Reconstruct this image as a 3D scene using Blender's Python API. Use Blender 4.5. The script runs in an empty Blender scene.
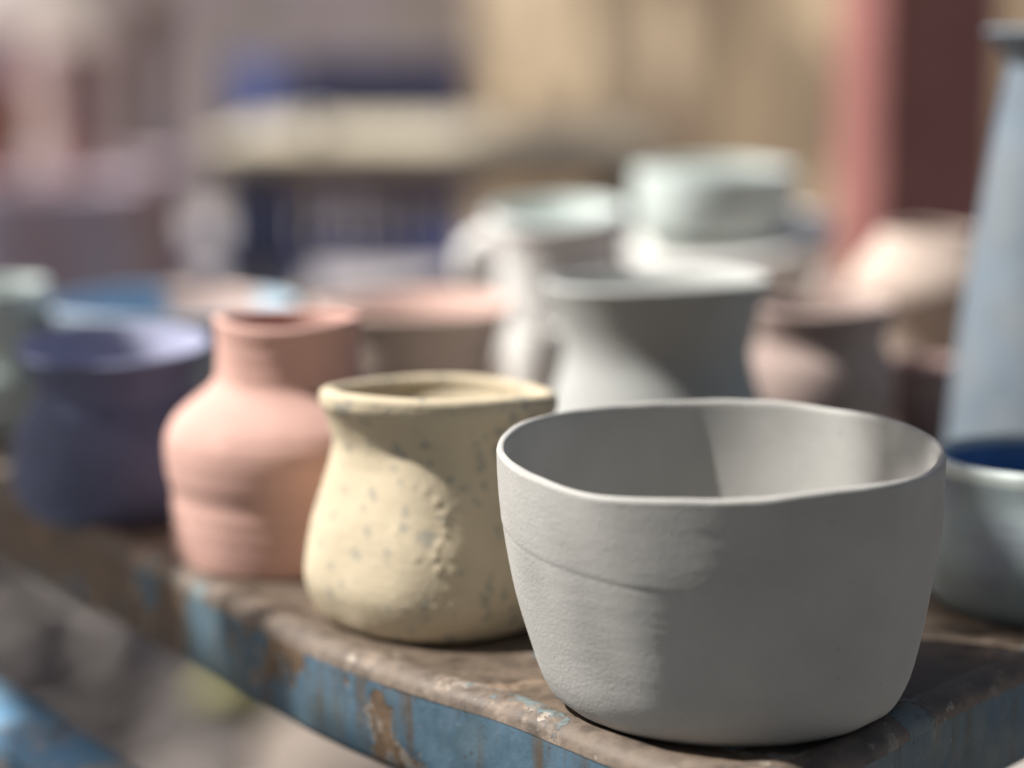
import bpy, bmesh, math, random
from mathutils import Vector, Matrix, noise
R = math.radians
PI = math.pi
rng = random.Random(7)
C = bpy.context.scene.collection
sc = bpy.context.scene

# ------------------------------------------------------------------ camera
CAMZ, PITCH, F = 0.97, R(9.65), 2200.0
TZ = 0.75                                   # table top height
cd = bpy.data.cameras.new('camera'); cam = bpy.data.objects.new('camera', cd); C.objects.link(cam)
cam.location = (0, 0, CAMZ); cam.rotation_euler = (PI/2 - PITCH, 0, 0)
cd.sensor_width = 36.0; cd.lens = F/1024*36.0
cd.clip_start = 0.02; cd.clip_end = 500
cd.dof.use_dof = True; cd.dof.focus_distance = 0.69; cd.dof.aperture_fstop = 3.0
cd.dof.aperture_blades = 0
sc.camera = cam
FW = Vector((0, math.cos(PITCH), -math.sin(PITCH))); UP = Vector((0, math.sin(PITCH), math.cos(PITCH)))
EYE = Vector((0, 0, CAMZ))
def ray(px, py): return FW + Vector((1, 0, 0))*((px-512)/F) + UP*((384-py)/F)
def at_Y(px, py, Y):
    d = ray(px, py); return EYE + d*(Y/d.y)
def at_Z(px, py, z):
    d = ray(px, py); return EYE + d*((z-CAMZ)/d.z)

# ------------------------------------------------------------------ light
ELEV, AZ = R(51), R(3)                     # sun from the left
S = Vector((-math.cos(ELEV)*math.cos(AZ), math.cos(ELEV)*math.sin(AZ), math.sin(ELEV)))
ld = bpy.data.lights.new('sun', 'SUN'); ld.energy = 5.0; ld.angle = R(0.6); ld.color = (1, .97, .925)
sun = bpy.data.objects.new('sun', ld); C.objects.link(sun)
sun.rotation_euler = S.to_track_quat('Z', 'Y').to_euler(); sun.location = (-4, 0, 6)
w = bpy.data.worlds.new('World'); sc.world = w; w.use_nodes = True
nt = w.node_tree; bg = nt.nodes['Background']
sky = nt.nodes.new('ShaderNodeTexSky'); sky.sky_type = 'NISHITA'; sky.sun_disc = False
sky.sun_elevation = ELEV; sky.sun_rotation = math.atan2(S.x, S.y)
sky.dust_density = 4.0; sky.ozone_density = 0.8; sky.air_density = 0.8
nt.links.new(sky.outputs[0], bg.inputs[0]); bg.inputs[1].default_value = 0.066
sc.view_settings.view_transform = 'Standard'; sc.view_settings.look = 'None'
sc.view_settings.exposure = 0.64; sc.view_settings.gamma = 1.0
sc.render.engine = 'CYCLES'
sc.cycles.use_denoising = True
try: sc.cycles.denoiser = 'OPENIMAGEDENOISE'
except Exception: pass
sc.cycles.max_bounces = 8; sc.cycles.diffuse_bounces = 5

# ------------------------------------------------------------------ helpers
def tag(o, label=None, cat=None, group=None, kind=None):
    for k, v in (('label', label), ('category', cat), ('group', group), ('kind', kind)):
        if v: o[k] = v
    return o
def empty(name, loc, rz=0):
    o = bpy.data.objects.new(name, None); C.objects.link(o); o.location = loc
    o.rotation_euler = (0, 0, rz); o.empty_display_size = .05
    return o
def obj(name, bm, mats, parent=None, smooth=True, loc=None):
    me = bpy.data.meshes.new(name); bm.normal_update(); bm.to_mesh(me); bm.free()
    for m in (mats if isinstance(mats, (list, tuple)) else [mats]): me.materials.append(m)
    if smooth: me.polygons.foreach_set('use_smooth', [True]*len(me.polygons))
    o = bpy.data.objects.new(name, me); C.objects.link(o)
    if parent: o.parent = parent
    if loc is not None: o.location = loc
    return o
def box(bm, c, s, bev=0.0, rot=None):
    g = bmesh.ops.create_cube(bm, size=1.0)
    vs = g['verts']
    bmesh.ops.scale(bm, verts=vs, vec=s)
    if bev > 0:
        es = list({e for v in vs for e in v.link_edges})
        r = bmesh.ops.bevel(bm, geom=es, offset=bev, segments=2, affect='EDGES', profile=.6)
        vs = list({v for f in r['faces'] for v in f.verts} | {v for v in vs if v.is_valid})
    if rot is not None: bmesh.ops.rotate(bm, verts=vs, cent=(0, 0, 0), matrix=rot)
    bmesh.ops.translate(bm, verts=vs, vec=c)
    return vs
def tube(bm, pts, radii, n=10):
    rings = []
    for i, p in enumerate(pts):
        p = Vector(p)
        t = (Vector(pts[min(i+1, len(pts)-1)]) - Vector(pts[max(i-1, 0)])).normalized()
        a = t.cross(Vector((.31, .2, .93)))
        if a.length < 1e-3: a = t.cross(Vector((1, 0, 0)))
        a.normalize(); b = t.cross(a)
        r = radii[i] if isinstance(radii, (list, tuple)) else radii
        rings.append([bm.verts.new(p + a*r*math.cos(2*PI*k/n) + b*r*math.sin(2*PI*k/n)) for k in range(n)])
    for A, B in zip(rings, rings[1:]):
        for k in range(n): bm.faces.new((A[k], A[(k+1) % n], B[(k+1) % n], B[k]))
    bm.faces.new(rings[0][::-1]); bm.faces.new(rings[-1])

# ------------------------------------------------------------------ materials
def mat(name):
    m = bpy.data.materials.new(name); m.use_nodes = True
    n = m.node_tree.nodes; return m, n, m.node_tree.links, n['Principled BSDF']
def tex(n, l, kind, scale, detail=4, rough=.55, vec=None, sub=None):
    t = n.new('ShaderNodeTex' + kind); t.inputs['Scale'].default_value = scale
    if kind == 'Noise':
        t.inputs['Detail'].default_value = detail; t.inputs['Roughness'].default_value = rough
    if vec is None:
        tc = n.get('TC') or n.new('ShaderNodeTexCoord'); tc.name = 'TC'; vec = tc.outputs['Object']
    l.new(vec, t.inputs['Vector']); return t
def ramp(n, l, src, stops, interp='LINEAR'):
    r = n.new('ShaderNodeValToRGB'); r.color_ramp.interpolation = interp
    e = r.color_ramp.elements
    while len(e) < len(stops): e.new(.5)
    for el, (p, c) in zip(e, stops):
        el.position = p; el.color = (c, c, c, 1) if isinstance(c, (int, float)) else (*c, 1)
    l.new(src, r.inputs[0]); return r.outputs[0]
def mix(n, l, f, a, b, mode='MIX'):
    x = n.new('ShaderNodeMix'); x.data_type = 'RGBA'; x.blend_type = mode
    for s, v in ((0, f), (6, a), (7, b)):
        if isinstance(v, (int, float)): x.inputs[s].default_value = v
        elif isinstance(v, tuple): x.inputs[s].default_value = (*v, 1)
        else: l.new(v, x.inputs[s])
    return x.outputs[2]
def bump(n, l, bs, h, strength=.3, dist=.001, prev=None):
    b = n.new('ShaderNodeBump'); b.inputs['Strength'].default_value = strength
    b.inputs['Distance'].default_value = dist; l.new(h, b.inputs['Height'])
    if prev: l.new(prev, b.inputs['Normal'])
    l.new(b.outputs[0], bs.inputs['Normal']); return b.outputs[0]
def stretched(n, l, s):
    tc = n.get('TC') or n.new('ShaderNodeTexCoord'); tc.name = 'TC'
    mp = n.new('ShaderNodeMapping'); mp.inputs['Scale'].default_value = s
    l.new(tc.outputs['Object'], mp.inputs['Vector']); return mp.outputs[0]
def clay(name, col, var=.10, rough=.85, fine=.35, rings=.15, speck=None, spec=.25, tint=None, grain=900, pin=None):
    m, n, l, bs = mat(name)
    dark = tuple(c*(1-var*1.6) for c in col); lite = tuple(min(1, c*(1+var)) for c in col)
    t = tex(n, l, 'Noise', 38, 5)
    c = mix(n, l, ramp(n, l, t.outputs[0], [(.3, 0.0), (.7, 1.0)]), dark, lite)
    if tint:
        t2 = tex(n, l, 'Noise', 22, 3); c = mix(n, l, ramp(n, l, t2.outputs[0], [(.45, 0.0), (.62, .8)]), c, tint)
    if speck:
        dn = tex(n, l, 'Noise', 150, 4, .6); va = n.new('ShaderNodeVectorMath'); va.operation = 'MULTIPLY_ADD'
        l.new(dn.outputs['Color'], va.inputs[0]); va.inputs[1].default_value = (.009, .009, .009); l.new(n['TC'].outputs['Object'], va.inputs[2])
        v = tex(n, l, 'Voronoi', 140, vec=va.outputs[0]); v.inputs['Randomness'].default_value = 1
        sz = tex(n, l, 'Noise', 90, 2)
        d = n.new('ShaderNodeMath'); d.operation = 'MULTIPLY_ADD'; l.new(sz.outputs[0], d.inputs[0]); d.inputs[1].default_value = -.9
        d.inputs[2].default_value = .62
        a = n.new('ShaderNodeMath'); a.operation = 'ADD'; l.new(v.outputs['Distance'], a.inputs[0]); l.new(d.outputs[0], a.inputs[1])
        c = mix(n, l, ramp(n, l, a.outputs[0], [(.30, .62), (.52, 0.0)]), c, speck)
    if pin:                                        # sparse iron pinholes and a faint stain
        pv_ = tex(n, l, 'Voronoi', 95); c = mix(n, l, ramp(n, l, pv_.outputs['Distance'], [(.028, .6), (.055, 0.0)]), c, pin)
        pt = tex(n, l, 'Noise', 13, 6, .7); c = mix(n, l, ramp(n, l, pt.outputs[0], [(.48, 0.0), (.75, .35)]), c, tuple(q*.72 for q in col))
    l.new(c, bs.inputs['Base Color']); bs.inputs['Roughness'].default_value = rough
    bs.inputs['Specular IOR Level'].default_value = spec
    f = tex(n, l, 'Noise', grain, 4, .65); p = bump(n, l, bs, f.outputs[0], fine, .0006)
    rg = tex(n, l, 'Noise', 1, 3, .6, vec=stretched(n, l, (12, 12, 420)))
    bump(n, l, bs, rg.outputs[0], rings, .0014, p)
    return m

M = {}
M['grey']    = clay('grey_slip',   (.44, .43, .405), var=.05, fine=.42, rings=.05, grain=1000, pin=(.12, .10, .08))
M['yellow']  = clay('yellow_slip', (.57, .485, .345), var=.06, speck=(.24, .25, .24))
M['pink']    = clay('pink_clay',   (.60, .37, .315), var=.09)
M['purple']  = clay('slate_purple', (.12, .14, .235), var=.12, rough=.7)
M['taupe']   = clay('taupe_clay', (.37, .285, .255), var=.1)
M['cream']   = clay('cream_pink_clay', (.54, .435, .37), var=.08)
M['white']   = clay('white_glaze', (.80, .79, .76), var=.03, rough=.45, spec=.5)
M['plainwhite'] = clay('white_slip', (.72, .70, .66), var=.05)
M['potgrey'] = clay('blue_grey_clay', (.43, .44, .42), var=.05)
M['mint']    = clay('mint_glaze', (.60, .67, .64), var=.08, rough=.5, spec=.5)
M['mintin']  = clay('mint_inside', (.66, .73, .70), var=.08, rough=.5, spec=.5)
M['teal']    = clay('teal_glaze', (.31, .37, .38), var=.08, rough=.8, tint=(.26, .28, .34), spec=.25)
M['blueglaze'] = clay('deep_blue_glaze', (.11, .25, .50), var=.15, rough=.3, spec=.5)
M['skyblue'] = clay('sky_blue_glaze', (.42, .50, .60), var=.08, rough=.45)
M['bluevase'] = clay('blue_grey_glaze', (.17, .21, .25), var=.12, rough=.45, tint=(.21, .235, .255))
M['pinkin']  = clay('pink_inside', (.66, .47, .41), var=.08)
M['lavender'] = clay('lavender_inside', (.34, .35, .48), var=.1)
M['mauve']   = clay('mauve_clay', (.36, .25, .23), var=.1)
def sector_glaze():
    m, n, l, bs = mat('blue_and_pink_glaze')
    t = n.new('ShaderNodeTexGradient'); t.gradient_type = 'RADIAL'
    tc = n.new('ShaderNodeTexCoord'); tc.name = 'TC'; l.new(tc.outputs['Object'], t.inputs[0])
    nz = tex(n, l, 'Noise', 30, 3); a = n.new('ShaderNodeMath'); a.operation = 'MULTIPLY_ADD'
    l.new(nz.outputs[0], a.inputs[0]); a.inputs[1].default_value = .05; l.new(t.outputs['Fac'], a.inputs[2])
    blue, pale, pk = (.22, .35, .52), (.48, .60, .68), (.56, .41, .36)
    c = ramp(n, l, a.outputs[0], [(.0, pale), (.655, pale), (.67, pk), (.80, pk), (.815, blue), (1.0, blue)])
    # (radial factor: .75 is the far side)
    l.new(c, bs.inputs['Base Color']); bs.inputs['Roughness'].default_value = .5
    f = tex(n, l, 'Noise', 600, 3); bump(n, l, bs, f.outputs[0], .3, .0006)
    return m
M['sector'] = sector_glaze()
def simple(name, a, b, scale, rough=.8, bs_scale=None, bstr=.3, bdist=.004, metal=0, spec=.4, detail=5, lo=.35, hi=.65, streak=None):
    m, n, l, bs = mat(name)
    t = tex(n, l, 'Noise', scale, detail)
    c = mix(n, l, ramp(n, l, t.outputs[0], [(lo, 0.0), (hi, 1.0)]), a, b)
    if streak:
        st = tex(n, l, 'Noise', 1, 3, .6, vec=stretched(n, l, (5, 5, .7))); c = mix(n, l, ramp(n, l, st.outputs[0], [(.44, 0.0), (.56, .85)]), c, streak[0])
        s2 = tex(n, l, 'Noise', 1, 2, .6, vec=stretched(n, l, (3.1, 3.1, 1.1))); c = mix(n, l, ramp(n, l, s2.outputs[0], [(.52, 0.0), (.62, .8)]), c, streak[1])
    l.new(c, bs.inputs['Base Color'])
    bs.inputs['Roughness'].default_value = rough; bs.inputs['Metallic'].default_value = metal
    bs.inputs['Specular IOR Level'].default_value = spec
    f = tex(n, l, 'Noise', bs_scale or scale*6, 4); bump(n, l, bs, f.outputs[0], bstr, bdist)
    return m
M['gravel'] = simple('gravel_stone', (.13, .112, .10), (.28, .245, .225), 9, bstr=.5)
M['palestone'] = simple('pale_stone', (.17, .14, .115), (.27, .225, .19), 14)
M['olivestone'] = simple('olive_stone', (.25, .24, .10), (.34, .32, .16), 20)
M['greystone'] = simple('grey_stone', (.20, .18, .165), (.32, .28, .26), 16)
M['ground'] = simple('dusty_ground', (.25, .23, .205), (.35, .325, .295), 1.2, rough=.95, bs_scale=40)
M['wall'] = simple('tan_plaster', (.42, .33, .21), (.60, .465, .29), 1.1, rough=.95, bs_scale=30, streak=((.26, .20, .14), (.50, .41, .28)))
M['pavement'] = simple('pale_pavement', (.36, .33, .33), (.48, .45, .45), 1.2, rough=.95, bs_scale=40)
M['greywall'] = simple('grey_plaster', (.28, .245, .24), (.40, .355, .345), 1.3, rough=.95, bs_scale=30, streak=((.30, .25, .19), (.42, .36, .40)))
M['plank'] = simple('tan_plank', (.46, .40, .29), (.60, .53, .41), 4, rough=.8)
M['darkmetal'] = simple('dark_steel', (.03, .03, .035), (.06, .06, .06), 8, rough=.5)
M['bluechair'] = simple('navy_plastic', (.018, .035, .13), (.03, .055, .19), 5, rough=.45, bstr=.05)
M['redpost'] = simple('maroon_paint', (.20, .072, .066), (.32, .135, .12), 6, rough=.55, bstr=.15)
M['mauvecloth'] = simple('mauve_cloth', (.33, .28, .33), (.44, .37, .43), 5, rough=.95, streak=((.42, .27, .26), (.52, .47, .56)))
M['terra'] = simple('terracotta', (.30, .13, .10), (.40, .19, .15), 12, rough=.9)
M['dustypink'] = simple('dusty_pink_clay', (.38, .27, .26), (.48, .35, .33), 12, rough=.9)
M['brownwood'] = simple('brown_wood', (.12, .075, .055), (.20, .13, .10), 10, rough=.8)
M['bark'] = simple('bark', (.10, .075, .055), (.20, .16, .12), 14, rough=.95)
M['leaf'] = simple('green_leaf', (.045, .075, .025), (.09, .12, .04), 3, rough=.6, bstr=.1)

def worn_paint(name, bare, chips=.64, brown=(.165, .105, .06), chip=110, grad=0.0, hue=((.045, .13, .19), (.075, .20, .29)), streak=.5):
    """rusty sheet metal carrying what is left of a coat of blue paint"""
    m, n, l, bs = mat(name)
    t1 = tex(n, l, 'Noise', 26, 9, .68); t2 = tex(n, l, 'Noise', 85, 7, .7); t3 = tex(n, l, 'Noise', 9, 5, .6)
    st = tex(n, l, 'Noise', 1, 5, .65, vec=stretched(n, l, (120, 120, 14)))
    rust = mix(n, l, ramp(n, l, t2.outputs[0], [(.35, 0.0), (.65, 1.0)]), tuple(c*.35 for c in brown), brown)
    rust = mix(n, l, ramp(n, l, t1.outputs[0], [(.54, 0.0), (.62, .7)]), rust, tuple(min(.4, c*1.9) for c in brown))
    blue = mix(n, l, ramp(n, l, t2.outputs[0], [(.3, 0.0), (.7, 1.0)]), hue[0], hue[1])
    blue = mix(n, l, ramp(n, l, st.outputs[0], [(.50, 0.0), (.66, streak)]), blue, (.085, .06, .04))          # rust runs
    blue = mix(n, l, ramp(n, l, t3.outputs[0], [(.48, 0.0), (.66, .55)]), blue, (.14, .16, .12))               # bleached, greenish
    def math_(op, a, b, c=None):
        x = n.new('ShaderNodeMath'); x.operation = op
        for i, v in enumerate((a, b, c)):
            if v is None: continue
            if isinstance(v, float): x.inputs[i].default_value = v
            else: l.new(v, x.inputs[i])
        return x.outputs[0]
    s = math_('MULTIPLY', math_('ADD', t1.outputs[0], t3.outputs[0]), .5)
    if grad:                                       # older, rustier towards the far left end
        sx = n.new('ShaderNodeSeparateXYZ'); l.new(n['TC'].outputs['Object'], sx.inputs[0])
        s = math_('MULTIPLY_ADD', sx.outputs[0], grad, s)
    k = ramp(n, l, s, [(bare, 0.0), (bare+.012, 1.0)])
    c = mix(n, l, k, rust, blue)
    # pale primer along the torn borders of the paint, and flakes
    rim = mix(n, l, ramp(n, l, s, [(bare-.012, 0.0), (bare-.004, 1.0), (bare+.008, 1.0), (bare+.014, 0.0)]), 0.0 and c or (0, 0, 0), (1, 1, 1))
    br = tex(n, l, 'Noise', 45, 3)
    c = mix(n, l, mix(n, l, ramp(n, l, br.outputs[0], [(.5, 0.0), (.56, .45)]), (0, 0, 0), rim), c, (.44, .39, .33))
    fl = tex(n, l, 'Noise', chip, 6, .7)
    f = ramp(n, l, fl.outputs[0], [(chips, 0.0), (chips+.012, .6)])
    c = mix(n, l, f, c, (.46, .40, .33))
    pit = tex(n, l, 'Noise', 240, 4, .7)
    c = mix(n, l, ramp(n, l, pit.outputs[0], [(.62, 0.0), (.70, .8)]), c, (.05, .032, .022))
    l.new(c, bs.inputs['Base Color'])
    l.new(ramp(n, l, t2.outputs[0], [(.3, .5), (.7, .85)]), bs.inputs['Roughness'])
    p = bump(n, l, bs, k, .6, .0007)
    p = bump(n, l, bs, f, .5, .0006, p)
    p = bump(n, l, bs, pit.outputs[0], .25, .0008, p)
    bump(n, l, bs, t1.outputs[0], .35, .0025, p)
    return m
M['tabletop'] = worn_paint('rusty_table_sheet', .58, .66, brown=(.135, .097, .067))
M['tableedge'] = worn_paint('worn_blue_edge', .405, .66, grad=.5, hue=((.04, .085, .12), (.085, .15, .205)), streak=.9)
M['tablebead'] = worn_paint('rubbed_edge_bead', .55, .63, brown=(.19, .145, .11), hue=((.10, .14, .16), (.17, .21, .22)))
M['benchblue'] = worn_paint('bright_blue_worn', .43, .55, hue=((.10, .25, .42), (.17, .36, .55)), chip=40, streak=.1)

# ------------------------------------------------------------------ pots
def catmull(P, per):
    out = []
    for i in range(len(P)-1):
        p0, p1, p2, p3 = P[max(i-1, 0)], P[i], P[i+1], P[min(i+2, len(P)-1)]
        for k in range(per):
            t = k/per
            out.append(tuple(.5*((2*b) + (-a+c)*t + (2*a-5*b+4*c-d)*t*t + (-a+3*b-3*c+d)*t**3) for a, b, c, d in zip(p0, p1, p2, p3)))
    out.append(tuple(P[-1])); return out
def lathe_pot(name, prof, mats, loc, wall=.0045, floor=.007, seed=0, wob=.012, M_=128, per=8, tilt=(0, 0), zwave=.0006,
              disp=None, parent=None, inner_index=0, lip_index=None, lip=None):
    """prof: outer (r, z) from foot to lip, z from 0. Adds lip and inside wall, closed underneath."""
    prof = catmull(prof, per)
    top = prof[-1]; H = top[1]
    inner = [(max(r-wall, .001), z) for r, z in reversed(prof) if z > floor]
    full = [(0.0, .0012), (prof[0][0]*.82, .0012), (prof[0][0]*.90, 0.0)] + prof
    n_out = len(full)
    for k in range(1, 6):                                  # the rounded lip
        a = PI*k/6; full.append((top[0]-wall/2 + wall/2*math.cos(a), H + wall*.45*math.sin(a)))
    full += inner[1:] if len(inner) > 1 else []
    rl = full[-1][0]
    full += [(rl*.93, floor+.0008), (rl*.6, floor), (0.0, floor)]
    bm = bmesh.new(); rings = []
    for j, (r, z) in enumerate(full):
        if r < 1e-6: rings.append([bm.verts.new((0, 0, z))]); continue
        ring = []
        zz = max(0, min(1, z/H))
        for k in range(M_):
            th = 2*PI*k/M_; c, s = math.cos(th), math.sin(th)
            q = 1 + wob*zz**.5*(noise.noise(Vector((c*1.1+seed*3.7, s*1.1, z*14))) + .4*noise.noise(Vector((c*2.6, s*2.6+seed, z*30))))
            dr = disp(th, z, j < n_out+3) if disp else 0.0
            dz = zz*zz*(zwave*(math.sin(2*th+seed)+.6*math.sin(3*th+2*seed)) + tilt[0]*r*c + tilt[1]*r*s)
            if lip: dz += zz**3*lip(th)
            rr = r*q + dr
            ring.append(bm.verts.new((rr*c, rr*s, z+dz)))
        rings.append(ring)
    for j, (A, B) in enumerate(zip(rings, rings[1:])):
        mi = inner_index if j >= n_out+1 else 0
        if lip_index is not None and n_out-4 <= j <= n_out+5: mi = lip_index
        for k in range(M_):
            k2 = (k+1) % M_
            if len(A) == 1: f = bm.faces.new((A[0], B[k2], B[k]))
            elif len(B) == 1: f = bm.faces.new((A[k], A[k2], B[0]))
            else: f = bm.faces.new((A[k], A[k2], B[k2], B[k]))
            f.material_index = mi
    return obj(name, bm, mats, parent, loc=loc) if parent is None else obj(name, bm, mats, parent)
def from_px(cx, Y, prof_px, z0=TZ):
    """silhouette (half width, row) read at the axis' distance -> (r, z)"""
    out = []
    for i, (hw, py) in enumerate(prof_px):
        p = at_Y(cx, py, Y); d = (p-EYE).dot(FW)
        out.append((hw*d/F, 0.0 if i == 0 else p.z - z0))
    return out, (at_Y(cx, prof_px[0][1], Y).x, Y, z0)
def pot(name, label, cat, cx, Y, prof_px, mats, **kw):
    prof, loc = from_px(cx, Y, prof_px, kw.pop('z0', TZ))
    o = lathe_pot(name, prof, mats, loc, **kw)
    return tag(o, label, cat)

def ang(th, a):                                            # signed difference
    return (th-a+PI) % (2*PI) - PI
FRONT = -PI/2
def grey_lip(th):
    x = ang(th, FRONT); z = 0
    for a, h, wd in ((-38, -.0012, 20), (-8, -.0002, 18), (30, .0014, 22), (64, -.0004, 16), (160, .0008, 20), (-150, -.0006, 18), (110, .0006, 22)):
        z += h*math.exp(-(ang(x, R(a))/R(wd))**2)
    return z + .00022*noise.noise(Vector((math.cos(th)*6, math.sin(th)*6, 2)))
def grey_disp(th, z, outer):
    d = 0.0
    zz = z/.083
    # lip pinched by hand: soft corners on the near side and far right, flats between them
    up = (max(0, zz-.35)/.65)**1.6
    for a, h, wd in ((FRONT-R(36), .0020, .24), (FRONT+R(41), .0020, .20), (R(35), .0012, .3), (R(170), -.0010, .4), (FRONT+R(2), -.0022, .42), (FRONT-R(62), -.0012, .28), (FRONT+R(66), -.0010, .25), (PI/2+R(30), .0012, .25)):
        d += h*math.exp(-math.sqrt((ang(th, a)/wd)**2+.3)*1.6)*up*1.5
    if outer:
        # throwing groove and soft swells on the left of the near side
        d += .0030*math.cos(th)*(1-min(1, zz))
        x = ang(th, FRONT)
        fade = 1/(1+math.exp((x-R(-4))/R(3)))
        zg = .0555 - .0045*(x+R(45))*1.0
        g = (z-zg)/.0009
        d += fade*(-.00013*math.exp(-g*g) + .00022/(1+math.exp(-(z-zg)/.0005))*math.exp(-max(0, z-zg)/.012))
        d += .0010*noise.noise(Vector((math.cos(th)*3.4+z*20, math.sin(th)*3.4, z*28+3)))
        d += .00006*noise.noise(Vector((math.cos(th)*3, math.sin(th)*3, z*260)))
        # brushed, slightly ragged slip
        d += .000025*noise.noise(Vector((math.cos(th)*26, math.sin(th)*26, z*1500)))
        d += .00004*noise.noise(Vector((math.cos(th)*110, math.sin(th)*110, z*1400)))
        # sharp short ridges
        for xr, zr, sl in ((-8, .0530, .05), (-12, .0440, .10), (-15, .0405, .08), (-10, .0370, .09), (-9, .0275, .05), (-13, .0235, .04)):
            u = (x-R(xr)); v = z-(zr+sl*u*.06)
            d += .00011*math.exp(-(v/.00055)**2)*math.exp(-(u/.12)**2)
    return d
pot('pottery_bowl', 'large matt grey bowl in front at the rusty table corner', 'bowl', 715, .687,
    [(152, 699), (171, 686), (184, 664), (193, 635), (203, 595), (213, 548), (221, 498), (225, 449)], M['grey'],
    M_=760, per=28, wall=.0030, wob=.006, seed=3, disp=grey_disp, zwave=.0003, tilt=(0, .030), lip=grey_lip)

rb = random.Random(11)
ybumps = [(rb.uniform(0, 2*PI), rb.uniform(.006, .075), rb.uniform(.0007, .0017), rb.uniform(.0001, .0004)) for _ in range(60)]
ybumps += [(FRONT+R(rb.uniform(-1, 8)), rb.uniform(.014, .055), rb.uniform(.0006, .0012), rb.uniform(.0002, .0005)) for _ in range(26)]
def yellow_disp(th, z, outer):
    q = max(0, min(1, (.078-z)/.02))*max(0, min(1, (z+.01)/.02))
    d = .0019*math.cos(4*(th-FRONT-R(2)))*q
    if outer:
        for a, zb, s, h in ybumps:
            dz = z-zb
            if abs(dz) > 3*s: continue
            x = ang(th, a)*.045
            if abs(x) < 3*s: d += h*math.exp(-(x*x+dz*dz)/(s*s))
        d += .0005*noise.noise(Vector((math.cos(th)*3, math.sin(th)*3, z*60)))
        d += .00012*noise.noise(Vector((math.cos(th)*30, math.sin(th)*30, z*700)))
    return d
pot('speckled_cup', 'pale yellow flared cup with grey specks and raised blisters', 'cup', 440, .787,
    [(103, 618), (116, 607), (127, 585), (130, 562), (124, 525), (112, 485), (104, 455), (103, 438), (110, 418), (118, 404), (119, 395)], M['yellow'],
    M_=420, per=20, wall=.0062, seed=5, disp=yellow_disp, wob=.006, tilt=(-.02, -.065))

pot('clay_vase', 'pink ridged vase with a narrow neck and stepped shoulder', 'vase', 292, .88,
    [(110, 555), (115, 548), (117, 527), (118, 500), (118, 485), (122, 468), (124, 440), (119, 422), (108, 408), (91, 394), (77, 382), (73, 372), (72, 356), (72, 338), (74, 321)], M['pink'],
    M_=200, per=12, wall=.004, seed=8, wob=.005,
    disp=lambda th, z, o: .00014*math.sin(z*900)*(.5+.5*noise.noise(Vector((th, z*60, 1)))) if o else 0)
pot('slate_pot', 'dark slate purple pot with wide flared rim', 'pot', 118, .965,
    [(88, 502), (98, 490), (103, 465), (98, 430), (84, 403), (76, 388), (82, 368), (97, 346)], [M['purple'], M['lavender']], inner_index=1,
    M_=180, per=10, wall=.004, seed=9, tilt=(0, .08))
pot('wide_bowl', 'wide shallow bowl with a sky blue and pinkish glazed inside', 'bowl', 175, 1.165,
    [(62, 425), (72, 415), (96, 375), (118, 330), (126, 304)], [M['skyblue'], M['sector']], inner_index=1, seed=4, wall=.004, M_=160)
pot('cream_bowl', 'cream bowl with a pink inside behind the yellow cup', 'bowl', 412, 1.20,
    [(55, 413), (70, 400), (84, 365), (90, 335), (102, 306)], [M['cream'], M['pinkin']], inner_index=1, seed=6, M_=160, wall=.005)
pot('grey_pot', 'large pale grey waisted pot with wide tilted rim', 'pot', 655, .99,
    [(96, 496), (112, 470), (114, 430), (104, 395), (94, 360), (95, 335), (104, 305), (113, 282)], M['potgrey'],
    seed=12, M_=200, per=10, wall=.0045, tilt=(0.03, -.025), wob=.012)
pot('small_cup', 'small white cup tucked between the yellow cup and pale grey pot', 'cup', 540, 1.13,
    [(20, 436), (26, 420), (32, 385), (32, 350), (29, 330)], M['plainwhite'], seed=14, wall=.003, M_=80)
pot('taupe_pot', 'low brown taupe pot with rolled rim', 'pot', 818, 1.07,
    [(52, 455), (66, 435), (74, 395), (72, 362), (64, 342), (66, 328), (75, 306)], M['taupe'], seed=15, M_=160)
pot('mauve_cup', 'small mauve cup between the taupe pot and the tall blue vase', 'cup', 925, 1.10,
    [(24, 447), (32, 430), (36, 395), (34, 375), (36, 362)], M['mauve'], seed=16, M_=100, wall=.003)
pot('cream_jar', 'cream pink jar with sloping shoulder and open mouth', 'jar', 925, 1.30,
    [(48, 383), (60, 365), (66, 330), (80, 290), (74, 268), (58, 246), (50, 234)], M['cream'], seed=17, M_=160)
pot('tall_vase', 'tall slim blue grey vase with a flared lip at the right edge', 'vase', 1066, 1.0,
    [(116, 493), (122, 470), (120, 430), (115, 360), (103, 260), (90, 160), (79, 90), (76, 62), (88, 44), (100, 32)], M['bluevase'],
    seed=18, M_=180, per=10, wall=.005)
pot('teal_bowl', 'mottled teal bowl with a deep blue inside', 'bowl', 1052, .806,
    [(112, 598), (124, 585), (136, 550), (132, 520), (128, 505), (124, 485), (126, 459)], [M['teal'], M['blueglaze'], M['mint']], inner_index=1, lip_index=2,
    seed=19, M_=200, wall=.0045)
# mug with handle
prof, loc = from_px(556, 1.33, [(42, 374), (56, 366), (64, 330), (62, 280), (64, 240), (71, 213)])
mg = empty('white_mug', loc); tag(mg, 'white mug with mint inside and round handle on its left', 'mug')
lathe_pot('body', prof, [M['white'], M['mintin']], None, parent=mg, inner_index=1, seed=21, M_=140, wall=.004, floor=.05, tilt=(.04, .10))
bm = bmesh.new()
hz = [at_Y(556, y, 1.33).z-TZ for y in (240, 285)]
zc, hh = sum(hz)/2, (hz[0]-hz[1])/2
tube(bm, [(-.037-.016*math.sin(PI*k/14), -.003, zc+hh*math.cos(PI*k/14)) for k in range(15)], .0095, 14)
obj('handle', bm, M['white'], mg)
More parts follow.
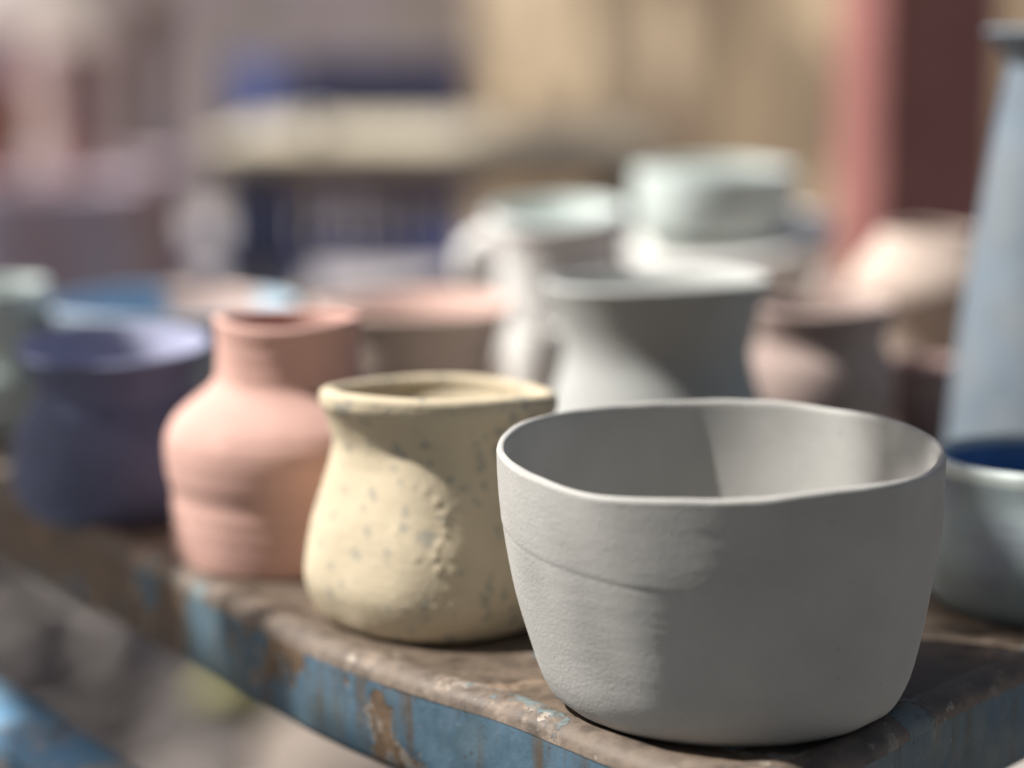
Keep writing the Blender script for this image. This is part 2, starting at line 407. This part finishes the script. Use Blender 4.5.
# stack right of the mug: mint bowl standing in a wide white dish
zf = at_Y(714, 234, 1.42).z
pot('white_dish', 'wide white dish under the mint bowl', 'dish', 728, 1.42,
    [(46, 355), (60, 345), (84, 285), (98, 255), (104, 236)], M['white'], seed=23, M_=160, floor=zf-TZ-.001, tilt=(.13, .17), wall=.004)
pot('mint_bowl', 'pale mint bowl sitting in the wide white dish', 'bowl', 714, 1.42,
    [(68, 236), (77, 231), (81, 205), (81, 170)], [M['mint'], M['mintin']], inner_index=1, seed=24, M_=160, z0=zf)
# two mint cups, one standing in the other, at the left end
pot('mint_cup', 'mint green cup, lower of two at the left end of the table', 'cup', -6, 1.14,
    [(34, 434), (44, 425), (50, 395), (52, 372)], M['mint'], seed=25, M_=120, floor=.02)
pot('mint_cup', 'mint green cup, upper of two at the left end of the table', 'cup', 0, 1.145,
    [(40, 376), (46, 360), (50, 320), (52, 286)], M['mint'], seed=26, M_=120, z0=at_Y(0, 380, 1.145).z)

# ------------------------------------------------------------------ the table
def round_poly(P, rad, n=14):
    out = []
    for i, p in enumerate(P):
        a, b = P[i-1], P[(i+1) % len(P)]
        r = rad[i]; p, a, b = Vector(p), Vector(a), Vector(b)
        u, v = (a-p).normalized(), (b-p).normalized()
        half = math.acos(u.dot(v))/2; d = r/math.tan(half)
        c = p + (u+v).normalized()*(r/math.sin(half)); s, e = p+u*d-c, p+v*d-c
        for k in range(n+1):
            t = k/n; q = (s.lerp(e, t)).normalized()*r; out.append(c+q)
    return out
def densify(P, step):
    out = []
    for i, p in enumerate(P):
        q = P[(i+1) % len(P)]; m = max(1, int((q-p).length/step))
        out += [p.lerp(q, k/m) for k in range(m)]
    return out
def edge_loop(P):
    N = []
    for i, p in enumerate(P):
        t = (P[(i+1) % len(P)]-P[i-1]).normalized(); N.append(Vector((t.y, -t.x)))
    return N
def sweep_ring(bm, P, N, prof, amp=0, z0=0.0, seed=0):
    rings = []
    for p, nn in zip(P, N):
        row = []
        for (o, z) in prof:
            a = amp*noise.noise(Vector((p.x*22+seed, p.y*22, z*30)))+.5*amp*noise.noise(Vector((p.x*70, p.y*70+seed, z*50)))
            row.append(bm.verts.new((p.x+nn.x*(o+a), p.y+nn.y*(o+a), z0+z+a*.5)))
        rings.append(row)
    for i in range(len(rings)):
        A, B = rings[i], rings[(i+1) % len(rings)]
        for k in range(len(prof)-1): bm.faces.new((A[k], A[k+1], B[k+1], B[k]))
cor = Vector((.052, .588)); dl = Vector((-.575, .818)); dr = Vector((.70, .714))
corners = [cor, cor+dr*.80, cor+dr*.80+dl*.95, cor+dl*.95]
# plan of the near edge: a sheet top with a broad, uneven, rounded corner
near = [at_Z(x, y, TZ) for x, y in ((-60, 462), (0, 490), (125, 549), (250, 612), (330, 650), (420, 682), (500, 706), (560, 730), (610, 750), (660, 766), (720, 776), (790, 773), (850, 756), (905, 727), (960, 698), (1024, 668), (1110, 630))]
near = [(p.x, p.y) for p in near]
back = round_poly([tuple(c) for c in (near[-1], corners[1], corners[2], corners[3], near[0])], [.002, .05, .05, .05, .002], 10)
far = [p for p in back if (p-Vector(near[-1])).length > .06 and (p-Vector(near[0])).length > .06]
outl = densify([Vector(p) for p in catmull(near, 6)] + far, .006)
Nn = edge_loop(outl)
t0 = empty('metal_table', (0, 0, 0)); tag(t0, 'rusty metal table with chipped blue edge carrying the pots', 'table')
bm = bmesh.new()
sweep_ring(bm, outl, Nn, [(-.0125, -.0003), (-.011, .0006), (-.008, .0012), (-.005, .0010), (-.0025, 0), (-.0008, -.0012), (.0001, -.0027), (.0006, -.005)], amp=.0013, z0=TZ, seed=1)
obj('edge_bead', bm, M['tablebead'], t0)
bm = bmesh.new()
sweep_ring(bm, outl, Nn, [(.0004, -.0048), (.0006, -.010), (.0004, -.016), (.0003, -.022), (0, -.031), (-.001, -.034), (-.0035, -.034), (-.0035, -.010)], amp=.0010, z0=TZ, seed=1)
obj('apron', bm, M['tableedge'], t0)
bm = bmesh.new()
vs = [bm.verts.new((p.x-n_.x*.0122, p.y-n_.y*.0122, TZ-.0001)) for p, n_ in zip(outl, Nn)]
bm.faces.new(vs)
r = bmesh.ops.extrude_face_region(bm, geom=bm.faces[:])
bmesh.ops.translate(bm, verts=[v for v in r['geom'] if isinstance(v, bmesh.types.BMVert)], vec=(0, 0, -.004))
bmesh.ops.recalc_face_normals(bm, faces=bm.faces)
obj('tabletop', bm, M['tabletop'], t0, smooth=False)
cen = (corners[0]+corners[2])/2
for c in corners:
    bm = bmesh.new(); q = c+(cen-c).normalized()*.06
    tube(bm, [(q.x, q.y, TZ-.004), (q.x, q.y, .36), (q.x, q.y, 0)], .014, 14); obj('leg', bm, M['tableedge'], t0)

# blue bench beside it, lower
bt = empty('metal_bench', (0, 0, 0)); tag(bt, 'bright blue peeling metal bench in the lower left corner', 'bench')
BZ = .68
b0 = at_Z(150, 768, BZ); b0 = Vector((b0.x, b0.y)); nl = Vector((-dl.y, dl.x))*1.0
if nl.x > 0: nl = -nl
s0 = b0 - dl*.30
bc = [s0, s0+dl*1.1, s0+dl*1.1+nl*.34, s0+nl*.34]
po = densify(round_poly([tuple(c) for c in bc], [.02]*4, 6), .01); Nb = edge_loop(po)
bm = bmesh.new(); sweep_ring(bm, po, Nb, [(-.034, -.004), (-.032, 0), (-.004, 0), (0, -.004), (0, -.032), (-.003, -.034), (-.034, -.034), (-.034, -.004)], amp=.0008, z0=BZ)
obj('frame', bm, M['benchblue'], bt)
bm = bmesh.new(); bm.faces.new([bm.verts.new((p.x-n_.x*.033, p.y-n_.y*.033, BZ-.012)) for p, n_ in zip(po, Nb)])
r = bmesh.ops.extrude_face_region(bm, geom=bm.faces[:]); bmesh.ops.translate(bm, verts=[v for v in r['geom'] if isinstance(v, bmesh.types.BMVert)], vec=(0, 0, -.004))
bmesh.ops.recalc_face_normals(bm, faces=bm.faces); obj('seat', bm, M['tableedge'], bt, smooth=False)
bcen = (bc[0]+bc[2])/2
for c in bc:
    q = c+(bcen-c).normalized()*.03; bm = bmesh.new(); tube(bm, [(q.x, q.y, BZ-.034), (q.x, q.y, 0)], .012, 12); obj('leg', bm, M['benchblue'], bt)

# ------------------------------------------------------------------ ground and stones
bm = bmesh.new(); bmesh.ops.create_grid(bm, x_segments=40, y_segments=40, size=60)
for v in bm.verts: v.co.z = .0
g = obj('ground', bm, M['ground']); tag(g, kind='structure')
bm = bmesh.new(); box(bm, (0, 22, -.01), (50, 34.6, .028))
pv = obj('pavement', bm, M['pavement'], smooth=False); tag(pv, kind='structure')
def stone(bm, c, s, seed, sub=2):
    m0 = len(bm.verts); gg = bmesh.ops.create_icosphere(bm, subdivisions=sub, radius=1)
    rot = Matrix.Rotation(seed*1.3, 3, 'Z')
    for v in gg['verts']:
        k = 1+.28*noise.noise(v.co*1.1+Vector((seed*5.1, 0, 0)))+.10*noise.noise(v.co*3+Vector((seed, 9, 0)))
        v.co = rot @ Vector((v.co.x*s[0]*k, v.co.y*s[1]*k, v.co.z*s[2]*k)) + Vector(c)
bm = bmesh.new(); rs = random.Random(3)
for i in range(620):
    Y = rs.uniform(1.3, 4.6); X = rs.uniform(-1.35, .45)
    s = rs.choice((.03, .045, .06, .075))*rs.uniform(.8, 1.2)
    stone(bm, (X, Y, s*.25), (s, s*rs.uniform(.7, 1), s*rs.uniform(.5, .8)), i*.37)
tag(obj('gravel', bm, M['gravel']), kind='stuff')
def one_stone(label, px, py, s, m, seed):
    p = at_Z(px, py, s[2]*.6); bm = bmesh.new(); stone(bm, (0, 0, 0), s, seed, 3)
    o = obj('stone', bm, m, loc=(p.x, p.y, s[2]*.75)); tag(o, label, 'stone'); return o
one_stone('large pale beige stone on the gravel under the table edge', 345, 775, (.12, .10, .075), M['palestone'], 2.2)
one_stone('small olive yellow stone on the gravel close to the table edge', 237, 712, (.062, .055, .05), M['olivestone'], 5.1)
one_stone('rounded pale grey stone on the gravel', 134, 655, (.085, .07, .06), M['greystone'], 7.7)
one_stone('flat brownish grey stone lying beside the olive stone', 192, 700, (.08, .07, .05), M['greystone'], 9.4)

# ------------------------------------------------------------------ background
# tan wall, turned towards the sun
WN = Vector((-.75, -.66, 0)).normalized(); WP = Vector((0, 9, 0)); WD = Vector((.66, -.75, 0)).normalized()
def wall(A, B, m, label):
    bm = bmesh.new(); prev = None
    for k in range(21):
        p = A.lerp(B, k/20)
        col = [bm.verts.new(p+Vector((0, 0, z))) for z in (0, .8, 1.6, 2.4)] + [bm.verts.new(p-WN*.2+Vector((0, 0, z))) for z in (2.4, 0)]
        if prev:
            for i in range(5): bm.faces.new((prev[i], col[i], col[i+1], prev[i+1]))
        else: bm.faces.new(col)
        prev = col
    bm.faces.new(prev[::-1]); bmesh.ops.recalc_face_normals(bm, faces=bm.faces)
    tag(obj('plaster_wall', bm, m, smooth=False), label, 'wall')
wall(WP-WD*.25, WP+WD*6, M['wall'], 'tan plaster wall dappled with sunlight behind the work table')
wall(WP-WD*9, WP-WD*.27, M['greywall'], 'greyish plaster wall at far left behind the draped table')

# long work table
wt = empty('work_table', (-.13, 4.05, 0)); tag(wt, 'tan plank work table in the background with navy chairs behind', 'table')
bm = bmesh.new()
for k in range(5): box(bm, (-.005+rng.uniform(-.004, .004), -.32+k*.16, .735), (.76, .157, .03), .004)
obj('tabletop', bm, M['plank'], wt, smooth=False)
for sx in (-1, 1):
    for sy in (-1, 1):
        bm = bmesh.new(); box(bm, (sx*.33, sy*.34, .36), (.05, .05, .716), .004); obj('leg', bm, M['darkmetal'], wt, smooth=False)
for sy in (-1, 1):
    bm = bmesh.new(); box(bm, (0, sy*.34, .70), (.61, .03, .035), .003); obj('rail', bm, M['brownwood'], wt, smooth=False)
pb = at_Z(312, 140, TZ)
o = lathe_pot('small_bowl', [(.018, 0), (.022, .004), (.03, .02), (.033, .034)], M['white'], (pb.x, pb.y, .7515), seed=31, M_=64, wall=.003)
tag(o, 'small white bowl standing on the plank work table', 'bowl')

def chair(label, x, y, rz):
    t = empty('plastic_chair', (x, y, 0), rz); tag(t, label, 'chair', 'navy chairs behind the work table')
    bm = bmesh.new(); box(bm, (0, 0, .44), (.40, .40, .03), .012); obj('seat', bm, M['bluechair'], t)
    bm = bmesh.new()
    for k in range(-3, 4): box(bm, (k*.048, .195+.03*0, .62), (.036, .018, .34), .006, None)
    box(bm, (0, .20, .82), (.40, .026, .08), .010)
    box(bm, (-.185, .196, .64), (.03, .026, .38), .008); box(bm, (.185, .196, .64), (.03, .026, .38), .008)
    obj('backrest', bm, M['bluechair'], t)
    for sx in (-1, 1):
        for sy in (-1, 1):
            bm = bmesh.new(); tube(bm, [(sx*.17, sy*.17, .43), (sx*.195, sy*.20, 0)], [.02, .015], 10); obj('leg', bm, M['bluechair'], t)
    return t
chair('navy plastic chair facing the work table squarely', -.285, 4.78, R(4))
chair('navy plastic chair turned sideways at the end of the work table', -.74, 4.72, R(-68))

# maroon post
pp = at_Y(917, 100, 2.25)
bm = bmesh.new(); box(bm, (0, 0, 1.05), (.15, .10, 2.1), .028)
o = obj('square_post', bm, M['redpost'], loc=(pp.x, pp.y, 0), smooth=False); o.rotation_euler.z = R(22)
tag(o, 'square maroon painted post behind the cream jar, sunlit on its left face', 'post')

# draped table with stacked pots on the far left
dt = empty('draped_table', (-1.02, 4.3, 0)); tag(dt, 'table draped in mauve cloth at far left', 'table')
bm = bmesh.new(); NP = 160; rows = []
for j, (z, k) in enumerate(((.66, 0.0), (.66, .6), (.66, .97), (.655, 1.0), (.62, 1.01), (.45, 1.03), (.25, 1.06), (.06, 1.09))):
    row = []
    for i in range(NP):
        a = 2*PI*i/NP; c, s = math.cos(a), math.sin(a); m = max(abs(c), abs(s))
        rx, ry = .34*c/m*(m**.12), .40*s/m*(m**.12)
        fold = 1+(.03*math.sin(22*a)+.02*math.sin(37*a+1))*max(0, (.66-z)/.6)
        row.append(bm.verts.new((rx*k*fold, ry*k*fold, z)) if k else None)
    rows.append(row)
c0 = bm.verts.new((0, 0, .66))
for i in range(NP): bm.faces.new((c0, rows[1][i], rows[1][(i+1) % NP]))
for A_, B_ in zip(rows[1:], rows[2:]):
    for i in range(NP): bm.faces.new((A_[i], B_[i], B_[(i+1) % NP], A_[(i+1) % NP]))
obj('cloth', bm, M['mauvecloth'], dt)
bm = bmesh.new(); box(bm, (0, 0, .64), (.64, .76, .03), .004); obj('tabletop', bm, M['brownwood'], dt, smooth=False)
for sx in (-1, 1):
    for sy in (-1, 1):
        bm = bmesh.new(); box(bm, (sx*.28, sy*.34, .312), (.05, .05, .624), .004); obj('leg', bm, M['brownwood'], dt, smooth=False)
def bgpot(name, label, cat, x, y, z, r, h, m, seed):
    o = lathe_pot(name, [(r*.66, 0), (r*.72, h*.06), (r*.9, h*.5), (r, h*.85), (r*1.06, h*.9), (r*1.06, h)], m, (x, y, z), seed=seed, M_=72, wall=.01, floor=.02)
    return tag(o, label, cat)
bgpot('flower_pot', 'terracotta pot at the near left end of the draped table', 'pot', -.97, 4.12, .662, .075, .16, M['terra'], 41)
bgpot('flower_pot', 'dusty pink pot in the middle of the draped table', 'pot', -.84, 4.30, .662, .085, .24, M['dustypink'], 42)
bgpot('flower_pot', 'mauve grey pot at the back of the draped table', 'pot', -1.08, 4.48, .662, .10, .26, M['mauvecloth'], 43)
po_ = at_Y(150, 90, 4.9)
bm = bmesh.new(); box(bm, (0, 0, .44), (.06, .06, .88), .005); tag(obj('wooden_post', bm, M['brownwood'], loc=(po_.x, 4.9, 0), smooth=False), 'short brown wooden post beside the draped table', 'post')
bgpot('round_jar', 'dark brown jar on top of the short wooden post', 'jar', po_.x, 4.9, .882, .055, .11, M['brownwood'], 44)

# ------------------------------------------------------------------ unseen trees, added for their shade: leaves set in the sun's path
def leaves(bm, c, size, n, ll, rnd):
    for _ in range(n):
        p = Vector(c)+Vector((rnd.gauss(0, size[0]), rnd.gauss(0, size[1]), rnd.gauss(0, size[2])))
        nrm = (S+Vector((rnd.uniform(-.8, .8), rnd.uniform(-.8, .8), rnd.uniform(-.8, .8)))).normalized()
        a = nrm.cross(Vector((rnd.uniform(-1, 1), rnd.uniform(-1, 1), rnd.uniform(-1, 1)))).normalized(); b = nrm.cross(a)
        L = ll*rnd.uniform(.7, 1.2); W = L*.55
        q = [p-a*L*.5, p-b*W*.5+a*.05*L, p+a*L*.5, p+b*W*.5+a*.05*L]
        bm.faces.new([bm.verts.new(v) for v in q])
def tree(label, base, top, clumps, ll, n, size, rnd, limb_every):
    t = empty('added_shade_tree', base); tag(t, label, 'tree')
    b = Vector(base); bm = bmesh.new()
    tp = Vector(top)
    tube(bm, [Vector((0, 0, 0)), (tp-b)*.5+Vector((.03, .02, 0)), tp-b], [.09, .07, .05], 12); 
    obj('trunk', bm, M['bark'], t)
    bm = bmesh.new()
    for c in clumps[::limb_every]:
        c = Vector(c); mid = tp.lerp(c, .5)+Vector((0, 0, .12))
        tube(bm, [tp-b-Vector((0, 0, .1)), mid-b, c-b], [.02, .012, .005], 6)
    obj('limbs', bm, M['bark'], t)
    bm = bmesh.new()
    for c in clumps: leaves(bm, Vector(c)-b, size, n, ll, rnd)
    obj('crown', bm, M['leaf'], t, smooth=False)
rt = random.Random(5); cl = []; cl3 = []
def shade_rect(x0, x1, y0, y1, step, ta, tb, z=TZ):
    rt = random.Random(int(x0*1000+y0*777))
    x = x0
    while x <= x1:
        y = y0
        while y <= y1:
            cl.append(Vector((x+rt.uniform(-.3, .3)*step, y+rt.uniform(-.3, .3)*step, z)) + S*rt.uniform(ta, tb)); y += step
        x += step
shade_rect(-.21, -.128, .745, .80, .034, 1.15, 1.5)  # added leaf cover, keeps sun off the table edge and slate pot
shade_rect(-.20, -.08, .60, .725, .034, 1.15, 1.5)
shade_rect(-.225, -.150, .81, .90, .026, 1.15, 1.5)
shade_rect(-.225, -.172, .915, 1.03, .022, 1.15, 1.4)
tree('unseen leafy tree added left of the pottery table to shade its edge', (-1.75, 1.7, 0), (-1.45, 1.45, 1.75), cl, .045, 18, (.016, .016, .016), random.Random(12), 24)
cl = []
shade_rect(.222, .60, .56, .745, .04, 1.5, 2.1)  # added leaf cover for the grey bowl's right inside and the teal bowl
shade_rect(.165, .60, .79, .87, .04, 1.5, 2.1)
tree('unseen leafy tree added right of the pottery table to shade the teal bowl', (1.9, 1.2, 0), (1.5, 1.1, 2.9), cl, .045, 18, (.016, .016, .016), random.Random(12), 60)
cl2 = []
g_gap = at_Z(345, 775, .1)
for gx in range(12):  # added leaves keep the gravel shaded, with a gap at the pale stone
    for gy in range(20):
        q = Vector((-1.25+gx*.105, 1.5+gy*.125, 0))
        if abs(q.x-g_gap.x) < .22 and abs(q.y-g_gap.y) < .3: continue
        if rt.random() < .2: continue
        cl3.append(q+S*rt.uniform(2.7, 3.4))
tree('unseen leafy tree added to shade the stony ground', (-3.2, 2.9, 0), (-2.9, 2.8, 1.9), cl3, .10, 12, (.04, .04, .04), rt, 24)
lit = [((445, -80), (480, 140), (618, 140), (618, -80)), ((640, -40), (630, 150), (712, 150), (722, -40)), ((762, -80), (785, 95), (870, 95), (870, -80)), ((775, 125), (765, 270), (870, 270), (870, 125))]
def inside(p, q):
    r_ = False
    for i in range(len(q)):
        (x1, y1), (x2, y2) = q[i], q[i-1]
        if (y1 > p[1]) != (y2 > p[1]) and p[0] < (x2-x1)*(p[1]-y1)/(y2-y1)+x1: r_ = not r_
    return r_
for px in range(90, 1060, 22):  # leaves added sunward of each wall spot meant to be in shade
    for py in range(-60, 200, 22):
        if any(inside((px, py), q) for q in lit): continue
        d = ray(px, py); k = (WP-EYE).dot(WN)/d.dot(WN); p = EYE+d*k
        if p.z < .1: continue
        if px < 470 and rt.random() < .35: continue
        cl2.append(p+S*rt.uniform(2.6, 4.2))
for gx in range(4):  # more leaves added to shade the work table's right end
    for gy in range(9):
        if rt.random() < .25: cl2.append(Vector((.04+gx*.075, 3.65+gy*.1, .75))+S*rt.uniform(2.6, 3.0))
tree('unseen broad leafy tree added to dapple the tan wall', (-3.6, 9.2, 0), (-3.1, 9.3, 2.6), cl2, .13, 28, (.05, .05, .05), rt, 30)

cl4 = []
for i in range(360):  # crown added behind the camera to cut sky light on the pots
    a = rt.uniform(R(196), R(356)); e = rt.uniform(R(2), R(74)); d = rt.uniform(3.0, 4.6)
    q = Vector((math.cos(a)*math.cos(e)*d, math.sin(a)*math.cos(e)*d, 1.0+math.sin(e)*d))
    cl4.append(q)
for gx in range(22):  # leaves added over the ground there, for less bounce light
    for gy in range(15):
        if rt.random() < .65: continue
        cl4.append(Vector((-2.4+gx*.22, -2.6+gy*.2, 0))+S*rt.uniform(3.2, 3.8))
tree('unseen big leafy tree added behind the camera to block sky light', (.6, -3.6, 0), (.5, -3.4, 2.6), cl4, .26, 14, (.16, .16, .16), rt, 20)
